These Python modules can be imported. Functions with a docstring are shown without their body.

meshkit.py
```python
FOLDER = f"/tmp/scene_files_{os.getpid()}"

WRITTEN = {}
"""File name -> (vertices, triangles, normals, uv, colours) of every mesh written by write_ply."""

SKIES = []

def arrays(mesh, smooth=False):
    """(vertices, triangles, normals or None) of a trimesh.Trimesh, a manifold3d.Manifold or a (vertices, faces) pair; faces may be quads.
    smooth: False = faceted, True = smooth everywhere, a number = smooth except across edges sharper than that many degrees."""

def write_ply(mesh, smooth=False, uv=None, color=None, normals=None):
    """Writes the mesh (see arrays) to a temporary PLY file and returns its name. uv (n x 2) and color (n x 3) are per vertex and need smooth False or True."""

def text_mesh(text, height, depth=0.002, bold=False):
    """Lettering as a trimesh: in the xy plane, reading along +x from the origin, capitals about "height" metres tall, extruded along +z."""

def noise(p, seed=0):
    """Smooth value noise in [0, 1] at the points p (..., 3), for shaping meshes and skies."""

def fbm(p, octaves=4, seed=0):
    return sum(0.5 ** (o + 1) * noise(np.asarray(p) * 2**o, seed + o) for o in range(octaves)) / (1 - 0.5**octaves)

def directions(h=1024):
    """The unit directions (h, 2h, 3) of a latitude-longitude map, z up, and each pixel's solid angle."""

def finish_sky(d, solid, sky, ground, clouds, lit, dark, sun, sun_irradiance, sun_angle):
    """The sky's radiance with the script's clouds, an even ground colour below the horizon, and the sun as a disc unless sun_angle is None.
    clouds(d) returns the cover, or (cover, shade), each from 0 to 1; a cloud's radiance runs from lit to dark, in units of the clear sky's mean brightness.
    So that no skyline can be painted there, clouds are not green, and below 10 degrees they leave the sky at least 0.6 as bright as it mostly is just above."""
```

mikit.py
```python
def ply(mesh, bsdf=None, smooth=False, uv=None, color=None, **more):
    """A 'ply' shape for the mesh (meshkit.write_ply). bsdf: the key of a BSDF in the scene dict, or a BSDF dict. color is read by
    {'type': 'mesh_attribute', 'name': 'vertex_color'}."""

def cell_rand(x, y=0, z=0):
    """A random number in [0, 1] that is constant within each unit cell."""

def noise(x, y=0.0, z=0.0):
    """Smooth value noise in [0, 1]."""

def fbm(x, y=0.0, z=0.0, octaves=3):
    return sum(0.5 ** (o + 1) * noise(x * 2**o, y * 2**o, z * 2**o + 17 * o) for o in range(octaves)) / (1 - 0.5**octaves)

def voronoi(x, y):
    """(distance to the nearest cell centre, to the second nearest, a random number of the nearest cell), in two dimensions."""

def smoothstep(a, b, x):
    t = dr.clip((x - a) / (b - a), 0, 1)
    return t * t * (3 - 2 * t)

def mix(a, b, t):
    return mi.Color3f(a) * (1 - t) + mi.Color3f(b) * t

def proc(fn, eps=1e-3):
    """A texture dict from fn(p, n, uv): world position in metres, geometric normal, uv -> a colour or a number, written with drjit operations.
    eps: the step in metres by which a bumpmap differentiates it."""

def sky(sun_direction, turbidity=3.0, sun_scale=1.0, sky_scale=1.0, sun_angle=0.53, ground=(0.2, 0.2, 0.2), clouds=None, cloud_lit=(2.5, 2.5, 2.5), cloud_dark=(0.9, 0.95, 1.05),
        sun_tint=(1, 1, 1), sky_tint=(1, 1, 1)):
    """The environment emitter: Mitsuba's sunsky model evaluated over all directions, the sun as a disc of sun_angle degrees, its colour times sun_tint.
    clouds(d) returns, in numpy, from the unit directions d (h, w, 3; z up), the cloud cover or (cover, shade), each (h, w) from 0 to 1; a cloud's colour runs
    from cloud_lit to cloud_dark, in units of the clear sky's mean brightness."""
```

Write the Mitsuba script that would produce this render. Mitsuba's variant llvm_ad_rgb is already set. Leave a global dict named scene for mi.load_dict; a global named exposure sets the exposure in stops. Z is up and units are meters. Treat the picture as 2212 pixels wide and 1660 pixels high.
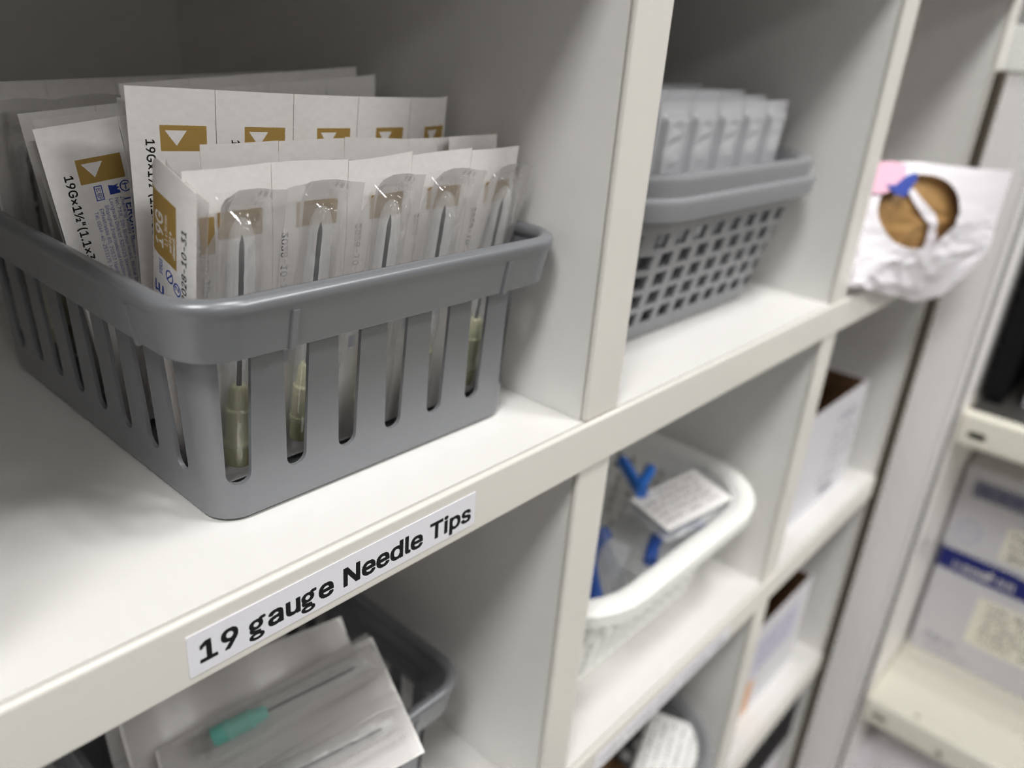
import math, random
import numpy as np, trimesh, shapely
import shapely.geometry as sg
import shapely.affinity as sa
import manifold3d as m3
import mitsuba as mi
import mikit, meshkit
from mikit import proc, noise, fbm, smoothstep, mix, cell_rand

T = mi.ScalarTransform4f
rng = np.random.default_rng(7)
scene, labels = {'type': 'scene'}, {}

# ------------------------------------------------------------------ camera
EYE = np.array([-0.20007, -0.13264, 0.11738])
FWD = np.array([0.701814, 0.587790, -0.402443])
UP = np.array([0.254940, 0.320281, 0.912374])
scene['camera'] = {'type': 'thinlens', 'fov': 65.29, 'fov_axis': 'x', 'near_clip': 0.01, 'far_clip': 50.0,
                   'aperture_radius': 0.00165, 'focus_distance': 0.200,
                   'to_world': T().look_at(origin=EYE.tolist(), target=(EYE + FWD).tolist(), up=UP.tolist())}
exposure = -0.10

# ------------------------------------------------------------------ light: flat panels in the ceiling of the room
ZC = 1.25
PANELS = [((0.04, -0.34), (0.03, 0.10), 108.0, 'narrow panel nearest the cubby unit, left of its pair'), ((0.18, -0.34), (0.03, 0.10), 108.0, 'narrow panel nearest the cubby unit, right of its pair'),
          ((-0.55, -2.05), (0.30, 0.20), 19.0, 'added unseen fill panel far back in the middle of the room'),  # added out of view as broad fill for the mid tones
          ((-0.95, -0.45), (0.25, 0.15), 44.0, 'broad panel in the left half of the room'), ((0.75, -1.20), (0.30, 0.15), 36.0, 'broad panel in the right half of the room')]


# ------------------------------------------------------------------ materials
def pr(col, rough=0.5, spec=0.5, two=True, **k):
    b = {'type': 'principled', 'base_color': col if isinstance(col, dict) else {'type': 'rgb', 'value': list(col)}, 'roughness': rough, 'specular': spec, **k}
    return {'type': 'twosided', 'bsdf': b} if two else b


def speck(base, dark, scale, thr):
    base = list(base)
    def fn(p, n, uv):
        r = cell_rand(p.x * scale, p.y * scale, p.z * scale)
        m = 0.985 + 0.03 * fbm(p.x * 60, p.y * 60, p.z * 60)
        return mi.Color3f(base) * m * mi.Float(1.0 - dark * (mi.Float(1) * (smoothstep(thr, thr + 0.0004, r))))
    return proc(fn)


M = scene
M['board_white'] = pr(speck((0.68, 0.67, 0.655), 0.25, 2100.0, 0.99985), 0.42, 0.4)
M['band_white'] = pr((0.66, 0.64, 0.60), 0.30, 0.5)
M['room_paint'] = pr((0.45, 0.445, 0.435), 0.7, 0.3)
M['floor_vinyl'] = pr((0.20, 0.195, 0.19), 0.4, 0.5)
M['panel_lens'] = pr((0.8, 0.8, 0.8), 0.5)


def silver(p, n, uv):
    f = cell_rand(p.x * 9000, p.y * 9000, p.z * 9000)
    return mi.Color3f([0.205, 0.212, 0.228]) * (0.93 + 0.14 * f)


M['grey_plastic'] = pr(proc(silver), 0.33, 0.5, metallic=0.35)
M['grey_plastic_plain'] = pr((0.25, 0.255, 0.27), 0.38, 0.5, metallic=0.2)
M['white_plastic'] = pr((0.84, 0.84, 0.82), 0.35, 0.5)
M['paper'] = pr(proc(lambda p, n, uv: mi.Color3f([0.89, 0.865, 0.855]) * (0.93 + 0.1 * fbm(p.x * 700, p.y * 700, p.z * 700))), 0.75, 0.25)
M['gold_ink'] = pr((0.40, 0.255, 0.070), 0.6, 0.3)
M['black_ink'] = pr((0.012, 0.012, 0.013), 0.7, 0.1)
M['blue_ink'] = pr((0.025, 0.055, 0.33), 0.6, 0.3)
M['pale_blue_ink'] = pr((0.30, 0.34, 0.52), 0.6, 0.3)
M['grey_ink'] = pr((0.22, 0.22, 0.24), 0.6, 0.3)
M['white_ink'] = pr((0.82, 0.80, 0.77), 0.6, 0.3)
M['slate_ink'] = pr((0.20, 0.20, 0.26), 0.6, 0.3)
M['navy_ink'] = pr((0.008, 0.014, 0.15), 0.45, 0.4)
M['lilac_ink'] = pr((0.50, 0.49, 0.60), 0.6, 0.3)
M['orange_ink'] = pr((0.62, 0.36, 0.22), 0.6, 0.3)
M['frosted_film'] = {'type': 'mask', 'opacity': 0.57, 'bsdf': pr((0.47, 0.455, 0.45), 0.30, 0.6)}
M['clear_film'] = {'type': 'thindielectric', 'int_ior': 1.5}
M['clear_cap'] = {'type': 'mask', 'opacity': 0.15, 'bsdf': pr((0.75, 0.76, 0.78), 0.10, 1.0)}
M['frosted_bulge'] = {'type': 'mask', 'opacity': 0.24, 'bsdf': pr((0.50, 0.49, 0.48), 0.25, 0.7)}
M['pouch_film'] = {'type': 'mask', 'opacity': 0.30, 'bsdf': pr((0.62, 0.63, 0.65), 0.2, 0.7)}
M['hub_cream'] = pr((0.42, 0.42, 0.26), 0.3, 0.5)
M['hub_green'] = pr((0.0, 0.42, 0.33), 0.3, 0.5)
M['steel'] = {'type': 'roughconductor', 'material': 'Cr', 'alpha': 0.18}
M['blister_grey'] = pr((0.60, 0.60, 0.635), 0.28, 0.6)
M['blue_plastic'] = pr((0.01, 0.13, 0.52), 0.25, 0.6)
M['blue_dark'] = pr((0.02, 0.07, 0.30), 0.3, 0.5)
M['carton_white'] = pr((0.60, 0.59, 0.63), 0.55, 0.4)
M['carton_lilac'] = pr((0.55, 0.54, 0.63), 0.55, 0.4)
M['carton_brown'] = pr((0.16, 0.09, 0.045), 0.8, 0.2)
M['rack_enamel'] = pr((0.80, 0.78, 0.68), 0.30, 0.5)
M['post_enamel'] = pr((0.84, 0.82, 0.815), 0.30, 0.5)
M['hole_dark'] = pr((0.03, 0.03, 0.02), 0.8, 0.2)
M['black_plastic'] = pr((0.006, 0.006, 0.007), 0.6, 0.12)
M['dark_mat'] = pr((0.045, 0.043, 0.04), 0.6, 0.3)
M['gap_shade_brown'] = pr((0.05, 0.042, 0.03), 0.8, 0.2)  # shade of the gap by the end upright, as a colour
M['bag_white'] = pr((0.80, 0.775, 0.82), 0.45, 0.4)
M['bag_pink'] = pr((0.80, 0.47, 0.60), 0.6, 0.3)
M['roll_tan'] = pr(proc(lambda p, n, uv: mix([0.42, 0.25, 0.085], [0.30, 0.16, 0.06], fbm(p.x * 90, p.y * 90, p.z * 200))), 0.5, 0.4)


# ------------------------------------------------------------------ helpers
def cat(*ms):
    return trimesh.util.concatenate(list(ms))


def put(key, mesh, mat, smooth=False, **lab):
    k, i = key, 0
    while k in scene:
        i += 1
        k = f'{key}_{i:03d}'
    scene[k] = mikit.ply(mesh, mat, smooth=smooth)
    if lab:
        labels[k] = lab
    return k


def thing(name, label, category, group=None):
    k, i = name, 0
    while k in labels or k in scene:
        i += 1
        k = f'{name}_{i:03d}'
    labels[k] = {'label': label, 'category': category}
    if group:
        labels[k]['group'] = group
    return k


def tm(man):
    a = man.to_mesh()
    return trimesh.Trimesh(a.vert_properties[:, :3], a.tri_verts, process=False)


def hull(pts):
    return m3.Manifold.hull_points(np.ascontiguousarray(pts, dtype=np.float64))


def rbox(lo, hi, r=0.001, seg=3):
    lo, hi = np.array(lo, float), np.array(hi, float)
    r = min(r, 0.49 * (hi - lo).min())
    a = np.linspace(0, math.pi / 2, seg + 1)
    d = np.array([[math.cos(t) * math.cos(p), math.sin(t) * math.cos(p), math.sin(p)] for t in a for p in a])
    pts = []
    for s in np.ndindex(2, 2, 2):
        s = np.array(s) * 2 - 1
        c = np.where(s > 0, hi - r, lo + r)
        pts.append(c + d * s * r)
    return tm(hull(np.vstack(pts)))


def box(lo, hi):
    lo, hi = np.array(lo, float), np.array(hi, float)
    return trimesh.creation.box(extents=hi - lo, transform=trimesh.transformations.translation_matrix((lo + hi) / 2))


def grid_slab(fn, us, vs, thick, keep=None):
    """A thin sheet: fn(u, v, d) -> points; d = 0 and d = thick are its two faces."""
    U, V = np.meshgrid(us, vs, indexing='ij')
    nu, nv = U.shape
    top, bot = fn(U.ravel(), V.ravel(), thick), fn(U.ravel(), V.ravel(), 0.0)
    idx = np.arange(nu * nv).reshape(nu, nv)
    q = np.stack([idx[:-1, :-1], idx[1:, :-1], idx[1:, 1:], idx[:-1, 1:]], -1)
    if keep is not None:
        uc, vc = (U[:-1, :-1] + U[1:, 1:]) / 2, (V[:-1, :-1] + V[1:, 1:]) / 2
        q = q[keep(uc, vc)]
    q = q.reshape(-1, 4)
    f = [q, q[:, ::-1] + nu * nv]
    e = np.concatenate([q[:, [0, 1]], q[:, [1, 2]], q[:, [2, 3]], q[:, [3, 0]]])
    code = {tuple(x) for x in e}
    rim = np.array([x for x in code if (x[1], x[0]) not in code])
    f.append(np.stack([rim[:, 1], rim[:, 0], rim[:, 0] + nu * nv, rim[:, 1] + nu * nv], 1))
    f = np.vstack(f)
    tri = np.vstack([f[:, [0, 1, 2]], f[:, [0, 2, 3]]])
    m = trimesh.Trimesh(np.vstack([top, bot]), tri, process=False)
    m.remove_unreferenced_vertices()
    return m


def lathe(prof, n=20):
    """prof: (r, z) pairs bottom to top, about z; closed at ends where r = 0."""
    prof = np.array(prof, float)
    a = np.arange(n) * 2 * math.pi / n
    v = np.stack([prof[:, 0, None] * np.cos(a), prof[:, 0, None] * np.sin(a), np.repeat(prof[:, 1, None], n, 1)], -1).reshape(-1, 3)
    i, j = np.meshgrid(np.arange(len(prof) - 1), np.arange(n), indexing='ij')
    q = np.stack([i * n + j, i * n + (j + 1) % n, (i + 1) * n + (j + 1) % n, (i + 1) * n + j], -1).reshape(-1, 4)
    return trimesh.Trimesh(v, np.vstack([q[:, [0, 1, 2]], q[:, [0, 2, 3]]]), process=False)


def tube(pts, r, n=10):
    pts = np.asarray(pts, float)
    t = np.gradient(pts, axis=0)
    t /= np.linalg.norm(t, axis=1, keepdims=True)
    a = np.cross(t, [0.13, 0.21, 0.97])
    a /= np.linalg.norm(a, axis=1, keepdims=True)
    b = np.cross(t, a)
    an = np.arange(n) * 2 * math.pi / n
    v = pts[:, None] + r * (np.cos(an)[None, :, None] * a[:, None] + np.sin(an)[None, :, None] * b[:, None])
    k = len(pts)
    i, j = np.meshgrid(np.arange(k - 1), np.arange(n), indexing='ij')
    q = np.stack([i * n + j, (i + 1) * n + j, (i + 1) * n + (j + 1) % n, i * n + (j + 1) % n], -1).reshape(-1, 4)
    v = np.vstack([v.reshape(-1, 3), pts[:1], pts[-1:]])
    caps = [[k * n, jj, (jj + 1) % n] for jj in range(n)] + [[k * n + 1, (k - 1) * n + (jj + 1) % n, (k - 1) * n + jj] for jj in range(n)]
    return trimesh.Trimesh(v, np.vstack([q[:, [0, 1, 2]], q[:, [0, 2, 3]], caps]), process=False)


_tx = {}


def text(s, h, bold=False, width=None, depth=3e-5):
    """Flat lettering in the xy plane, from the origin along +x, capitals h tall; stretched to the width if one is given."""
    if (s, bold) not in _tx:
        _tx[s, bold] = meshkit.text_mesh(s, 1.0, 1.0, bold)
    m = _tx[s, bold].copy()
    m.apply_scale([h, h, depth])
    if width:
        m.apply_scale([width / m.bounds[1, 0], 1, 1])
    return m


def flat(poly, depth=3e-5):
    return cat(*[trimesh.creation.extrude_polygon(g, depth, engine='earcut') for g in getattr(poly, 'geoms', [poly]) if g.area > 0])


def rrect(x0, y0, x1, y1, r):
    return sg.box(x0 + r, y0 + r, x1 - r, y1 - r).buffer(r, quad_segs=6)


def frame(o, x, y):
    """4 x 4 that puts the local xy plane at o with axes x, y."""
    x, y = np.array(x, float), np.array(y, float)
    x /= np.linalg.norm(x)
    z = np.cross(x, y)
    z /= np.linalg.norm(z)
    m = np.eye(4)
    m[:3, 0], m[:3, 1], m[:3, 2], m[:3, 3] = x, np.cross(z, x), z, o
    return m


def moved(mesh, mat):
    m = mesh.copy()
    m.apply_transform(mat)
    return m


def tr(mesh, x=0, y=0, z=0):
    m = mesh.copy()
    m.apply_translation([x, y, z])
    return m


def rot2(mesh, deg):
    m = mesh.copy()
    m.apply_transform(trimesh.transformations.rotation_matrix(math.radians(deg), [0, 0, 1]))
    return m


def greek(x, y, w, h, r):
    """A run of letter-like strokes w long, for print too small or too blurred to read."""
    out, x1 = [], x + w
    while x < x1:
        b = h * r.choice((.12, .16, .2))
        k = r.random()
        if k < .35:
            out += [sg.box(x, y, x + b, y + h * r.choice((.7, 1))), sg.box(x + h * .35, y, x + h * .35 + b, y + h * .7)]
        elif k < .7:
            c = sg.Point(x + h * .3, y + h * .35).buffer(h * .35, quad_segs=3)
            out.append(c.difference(c.buffer(-b)))
        else:
            out += [sg.box(x, y, x + b, y + h), sg.box(x, y + h * .45, x + h * .5, y + h * .45 + b)]
        x += h * r.uniform(.62, .85)
    return out


def lines(x0, y0, x1, n, dy, h, seed):
    r = random.Random(seed)
    out = []
    for k in range(n):
        x = x0
        while x < x1 - h * 2:
            w = min(r.uniform(2.5, 7) * h, x1 - x - h)
            out += greek(x, y0 - k * dy, w, h, r)
            x += w + h * 1.1
    return flat(shapely.union_all(out))


# ------------------------------------------------------------------ the room
put('floor', box((-2.2, -2.6, -1.20), (1.6, 0.32, -1.15)), 'floor_vinyl')
put('ceiling', box((-2.2, -2.6, ZC), (1.6, 0.32, ZC + 0.05)), 'room_paint')
put('wall_back', box((-2.2, 0.27, -1.15), (1.6, 0.32, ZC)), 'room_paint')
put('wall_front', box((-2.2, -2.6, -1.15), (1.6, -2.55, ZC)), 'room_paint')
put('wall_left', box((-2.2, -2.55, -1.15), (-2.15, 0.27, ZC)), 'room_paint')
put('wall_right', box((1.55, -2.55, -1.15), (1.6, 0.27, ZC)), 'room_paint')
for k in ('floor', 'ceiling', 'wall_back', 'wall_front', 'wall_left', 'wall_right'):
    labels[k] = {'kind': 'structure'}
for (cx, cy), (hx, hy), rad, side in PANELS:
    t = thing('ceiling_light', f'flat white ceiling light, {side}', 'ceiling light')
    put(t + '__frame', tm(m3.Manifold.cube((2 * hx + .05, 2 * hy + .05, .02), True).translate((cx, cy, ZC - .01)) - m3.Manifold.cube((2 * hx, 2 * hy, .1), True).translate((cx, cy, ZC - .01))), 'white_plastic')
    put(t + '__diffuser', trimesh.Trimesh(np.array([[cx - hx, cy - hy, ZC - .012], [cx + hx, cy - hy, ZC - .012], [cx + hx, cy + hy, ZC - .012], [cx - hx, cy + hy, ZC - .012]]), [[0, 2, 1], [0, 3, 2]], process=False), 'panel_lens')
    scene[t + '__diffuser']['emitter'] = {'type': 'area', 'radiance': {'type': 'rgb', 'value': [rad, rad * 0.99, rad * 0.965]}}

# ------------------------------------------------------------------ the shelf unit: boards 18 mm, openings 196 x 161 mm
TB, TU, W, H, D = 0.018, 0.0184, 0.2142, 0.1794, 0.254
unit = thing('shelf_unit', 'white laminate cubby shelf unit with square openings holding the baskets', 'shelf unit')
XE = 0.4120                                     # left face of the right-hand end upright
X0, X1 = -2 * W, XE + TU
for r in (0, -1, 1, 2, -2, -3, -4):
    z = r * H
    b = put(unit + '__shelf', box((X0, 0.00262, z - TB), (X1 - TU - 0.0004, D, z)), 'board_white')
    put(b + '__edge_band', rbox((X0, 0.0, z - TB - .0001), (X1 - TU - 0.0004, 0.0024, z + .0001), 0.0011), 'band_white', 30)
for c in (0, 1, 2, -1, -2):
    for r in (0, -1, 1, -2, -3, -4):
        x = XE if c == 2 else c * W
        z0, z1 = r * H + 0.0001, (r + 1) * H - TB - 0.0001
        b = put(unit + '__upright', box((x, 0.00422, z0), (x + TU, D, z1)), 'board_white')
        put(b + '__edge_band', rbox((x - .0001, 0.0015, z0), (x + TU + .0001, 0.0040, z1), 0.0011), 'band_white', 30)
put(unit + '__back_panel', box((X0, D + .0002, -4 * H - TB), (X1, D + 0.006, 2 * H)), 'board_white')


# the printed name strip on the front edge of the middle shelf
def old_g():
    """A two-storey g with capitals 1 tall, for the shelf label."""
    def ring(cx, cy, rx, ry, t):
        e = sa.scale(sg.Point(0, 0).buffer(1, quad_segs=24), rx, ry)
        i = sa.scale(sg.Point(0, 0).buffer(1, quad_segs=24), rx - t, ry - t * .82)
        return sa.translate(e.difference(i), cx, cy)
    g = ring(.30, .49, .295, .265, .160).union(ring(.31, -.14, .32, .190, .140))
    link = sg.LineString([(.13, .33), (.085, .24), (.11, .155), (.22, .115), (.42, .08)]).buffer(.068)
    ear = sg.LineString([(.46, .66), (.53, .75), (.64, .76)]).buffer(.072)
    return g.union(link).union(ear)


t = thing('shelf_label', 'white paper strip reading 19 gauge Needle Tips in black on the shelf edge', 'label')
lab = np.array([[-0.1415, -0.0041], [-0.0541, -0.0037], [-0.0540, -0.0146], [-0.1415, -0.0152]])
F = frame((0, -0.00005, 0), (1, 0, 0), (0, 0, 1))
put(t + '__strip', moved(flat(sg.Polygon(lab), 0.00025), F), 'paper')
scene[t + '__strip']['bsdf'] = {'type': 'ref', 'id': 'label_paper'}
M['label_paper'] = pr((0.73, 0.725, 0.78), 0.22, 0.6)
gl = flat(old_g(), 1.0)
words, xx = [], 0.0
for part, gap in (('19', .46), ('g', .07), ('au', .07), ('g', .07), ('e', .42), ('Needle', .40), ('Tips', 0)):
    w_ = gl if part == 'g' else text(part, 1.0, True, depth=1.0)
    words.append(tr(w_, xx))
    xx += w_.bounds[1, 0] + gap
wm = cat(*words)
heavy = [tr(wm, dx, dy) for dx in (-.018, .018) for dy in (-.012, .012)]
wm = cat(*heavy)
wm.apply_translation([-wm.bounds[0, 0], 0, 0])
wm.apply_scale([0.0833 / wm.bounds[1, 0], 0.0052, 0.00004])
put(t + '__lettering', moved(tr(wm, -0.1390, -0.0124, 0.00026), F), 'black_ink', label='black lettering')
t = thing('shelf_label', 'narrow grey-printed label strip along the edge of the shelf below the white basket', 'label')
put(t + '__strip', moved(flat(sg.box(.040, -.1955, .172, -.1845), .0002), F), 'label_paper')
# ------------------------------------------------------------------ baskets
def ring(cx, cy, hx, hy, r, z, n=8):
    out = []
    for k, (sx, sy) in enumerate(((1, 1), (-1, 1), (-1, -1), (1, -1))):
        a = np.linspace(0, math.pi / 2, n + 1) + k * math.pi / 2
        out.append(np.stack([cx + sx * (hx - r) + r * np.cos(a), cy + sy * (hy - r) + r * np.sin(a), a * 0 + z], 1))
    return np.vstack(out)


def loft_closed(loops):
    """Closed profile swept round: loops of equal length joined in order and back to the first."""
    n, k = len(loops[0]), len(loops)
    v = np.vstack(loops)
    i, j = np.meshgrid(np.arange(k), np.arange(n), indexing='ij')
    q = np.stack([i * n + j, i * n + (j + 1) % n, ((i + 1) % k) * n + (j + 1) % n, ((i + 1) % k) * n + j], -1).reshape(-1, 4)
    m = trimesh.Trimesh(v, np.vstack([q[:, [0, 1, 2]], q[:, [0, 2, 3]]]), process=False)
    m.fix_normals()
    return m


def shell(cx, cy, hx, hy, r, z0, zt, flare, t=0.0014):
    """Tapered open tub, wall thickness t."""
    def solid(off, zb, zt_):
        pts = []
        for d, z in ((-.0014, zb), (-.0006, zb + .0005), (-.0001, zb + .0014), (0, zb + .0028)):
            pts.append(ring(cx, cy, hx + d + off, hy + d + off, r + min(d, 0), z))
        pts.append(ring(cx, cy, hx + flare + off, hy + flare + off, r + flare, zt_))
        return hull(np.vstack(pts))
    return solid(0, z0, zt) - solid(-t, z0 + t, zt + .0001).translate((0, 0, .00001))


def prism(poly, axis, a, b):
    """Extrude a polygon given in (along, z) through the wall from a to b on the axis 'y' or 'x'."""
    m = trimesh.creation.extrude_polygon(poly, b - a, engine='earcut')
    v = m.vertices
    if axis == 'y':
        m.vertices = np.stack([v[:, 0], a + v[:, 2], v[:, 1]], 1)
        m.faces = m.faces[:, ::-1]
    else:
        m.vertices = np.stack([a + v[:, 2], v[:, 0], v[:, 1]], 1)
    return m3.Manifold(m3.Mesh(m.vertices.astype(np.float32), m.faces.astype(np.uint32)))


def slot_poly(u, zb, zt, wb, wt):
    return shapely.union_all([sg.Point(u, zb + wb).buffer(wb, quad_segs=5), sg.box(u - wt, zt - .001, u + wt, zt)]).convex_hull


def profile_rim(cx, cy, hx, hy, r, prof):
    return loft_closed([ring(cx, cy, hx + d, hy + d, max(r + d, .001), z) for d, z in prof])


def slotted_basket(t, cx, cy, hx, hy, z0, mat, nx=7, ny=8, px=.016, py=.015):
    """Low tray with tall rounded slots and a turned-down rim, 61 mm high."""
    s = shell(cx, cy, hx + .0007, hy + .0007, .0085, z0, z0 + .0482, .0024, .0011)
    cut = []
    for i in range(nx):
        p = slot_poly(cx + .0013 + (i - (nx - 1) / 2) * px, z0 + .0106, z0 + .0467, .0029, .0037)
        cut += [prism(p, 'y', cy - hy - .012, cy - hy + .008), prism(p, 'y', cy + hy - .008, cy + hy + .012)]
    for i in range(ny):
        p = slot_poly(cy + (i - (ny - 1) / 2) * py, z0 + .0106, z0 + .0467, .0029, .0037)
        cut += [prism(p, 'x', cx - hx - .012, cx - hx + .008), prism(p, 'x', cx + hx - .008, cx + hx + .012)]
    s = s - m3.Manifold.batch_boolean(cut, m3.OpType.Add)
    put(t + '__tub', tm(s), mat, 28)
    prof = [(.0030, .0468), (.0087, .0468), (.0091, .0472), (.0109, .0568), (.0117, .0582), (.0120, .0596), (.0117, .0607), (.0108, .0614), (.0096, .0617), (.0084, .0614), (.0075, .0606), (.0072, .0594),
            (.0077, .0582), (.0088, .0570), (.0074, .0492), (.0070, .0484), (.0030, .0484)]
    put(t + '__rim', profile_rim(cx, cy, hx, hy, .0035, [(d, z0 + z) for d, z in prof]), mat, 40)
    ribs = []
    for sx in (-1, 1):                         # the thicker corner pieces of the rim skirt end in upright ribs
        for sy in (-1, 1):
            xx = cx + sx * (hx - .016)
            y0 = cy + sy * hy
            ribs.append(tm(hull(np.array([[xx + e, y0 + sy * d, z0 + z] for e in (-.0008, .0008) for d, z in ((.0080, .0466), (.0097, .0466), (.0116, .0566), (.0100, .0566))]))))
            yy = cy + sy * (hy - .013)
            x0 = cx + sx * hx
            ribs.append(tm(hull(np.array([[x0 + sx * d, yy + e, z0 + z] for e in (-.0008, .0008) for d, z in ((.0080, .0466), (.0097, .0466), (.0116, .0566), (.0100, .0566))]))))
    for m in ribs:
        put(t + '__rim_rib', m, mat)


BX, BY = -0.0665, 0.0920
t = thing('basket', 'silver grey slotted basket packed with white needle strips above the 19 gauge label', 'basket')
slotted_basket(t, BX, BY, .0520, .0672, .0004, 'grey_plastic')
t = thing('basket', 'grey slotted plastic basket with green-hubbed needle packs in the opening below the 19 gauge label', 'basket')
slotted_basket(t, BX - .0142, BY + .0165, .0523, .0672, -H + .0004, 'grey_plastic')


def holed_basket(t, x0, x1, y0, y1, z0, h, flare, mat, rows, px, wx, rim, r=.020, t_=.0016, zlo=.008, zhi=.0125):
    """Flared tub with rows of small square holes; x0..y1 is the foot."""
    cx, cy, hx, hy = (x0 + x1) / 2, (y0 + y1) / 2, (x1 - x0) / 2, (y1 - y0) / 2
    s = shell(cx, cy, hx, hy, r, z0, z0 + h - .0015, flare, t_)
    cut, dz = [], (h - zlo - zhi) / rows
    for j in range(rows):
        za = z0 + zlo + j * dz
        f = flare * (za - z0 + dz / 2) / h
        for half, c, axis, base in ((hx, cx, 'y', (cy, hy)), (hy, cy, 'x', (cx, hx))):
            n = int((2 * half + f - 2 * r + .012) / px)
            for i in range(n):
                u = c + (i - (n - 1) / 2) * px * (1 + f / half)
                p = sg.box(u - wx / 2, za, u + wx / 2, za + dz * .70)
                for sgn in (-1, 1):
                    m = base[0] + sgn * (base[1] + f)
                    cut.append(prism(p, axis, m - .006, m + .006))
    s = s - m3.Manifold.batch_boolean(cut, m3.OpType.Add)
    put(t + '__tub', tm(s), mat, 28)
    put(t + '__rim', profile_rim(cx, cy, hx, hy, r, [(flare + d, z0 + h + z) for d, z in rim]), mat, 40)


RIM_B = [(-.0012, -.004), (-.001, -.001), (.0005, .0003), (.004, .0006), (.0062, -.0002), (.0068, -.0018), (.0060, -.0078), (.0050, -.0078), (.0054, -.0022), (.003, -.0012), (.0004, -.0018), (.0002, -.004)]
tB1 = thing('basket', 'lower one of two nested grey baskets with square holes beside the tall shelf upright', 'basket')
holed_basket(tB1, .0585, .1895, .0365, .1900, .0004, .0650, .0165, 'grey_plastic_plain', 5, .0127, .0088, RIM_B, r=.013)
tB2 = thing('basket', 'upper nested grey basket with square holes holding a row of pale blister sheets', 'basket')
holed_basket(tB2, .0605, .1875, .0385, .1880, .0084, .0650, .0165, 'grey_plastic_plain', 5, .0127, .0088, RIM_B, r=.013)

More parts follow.
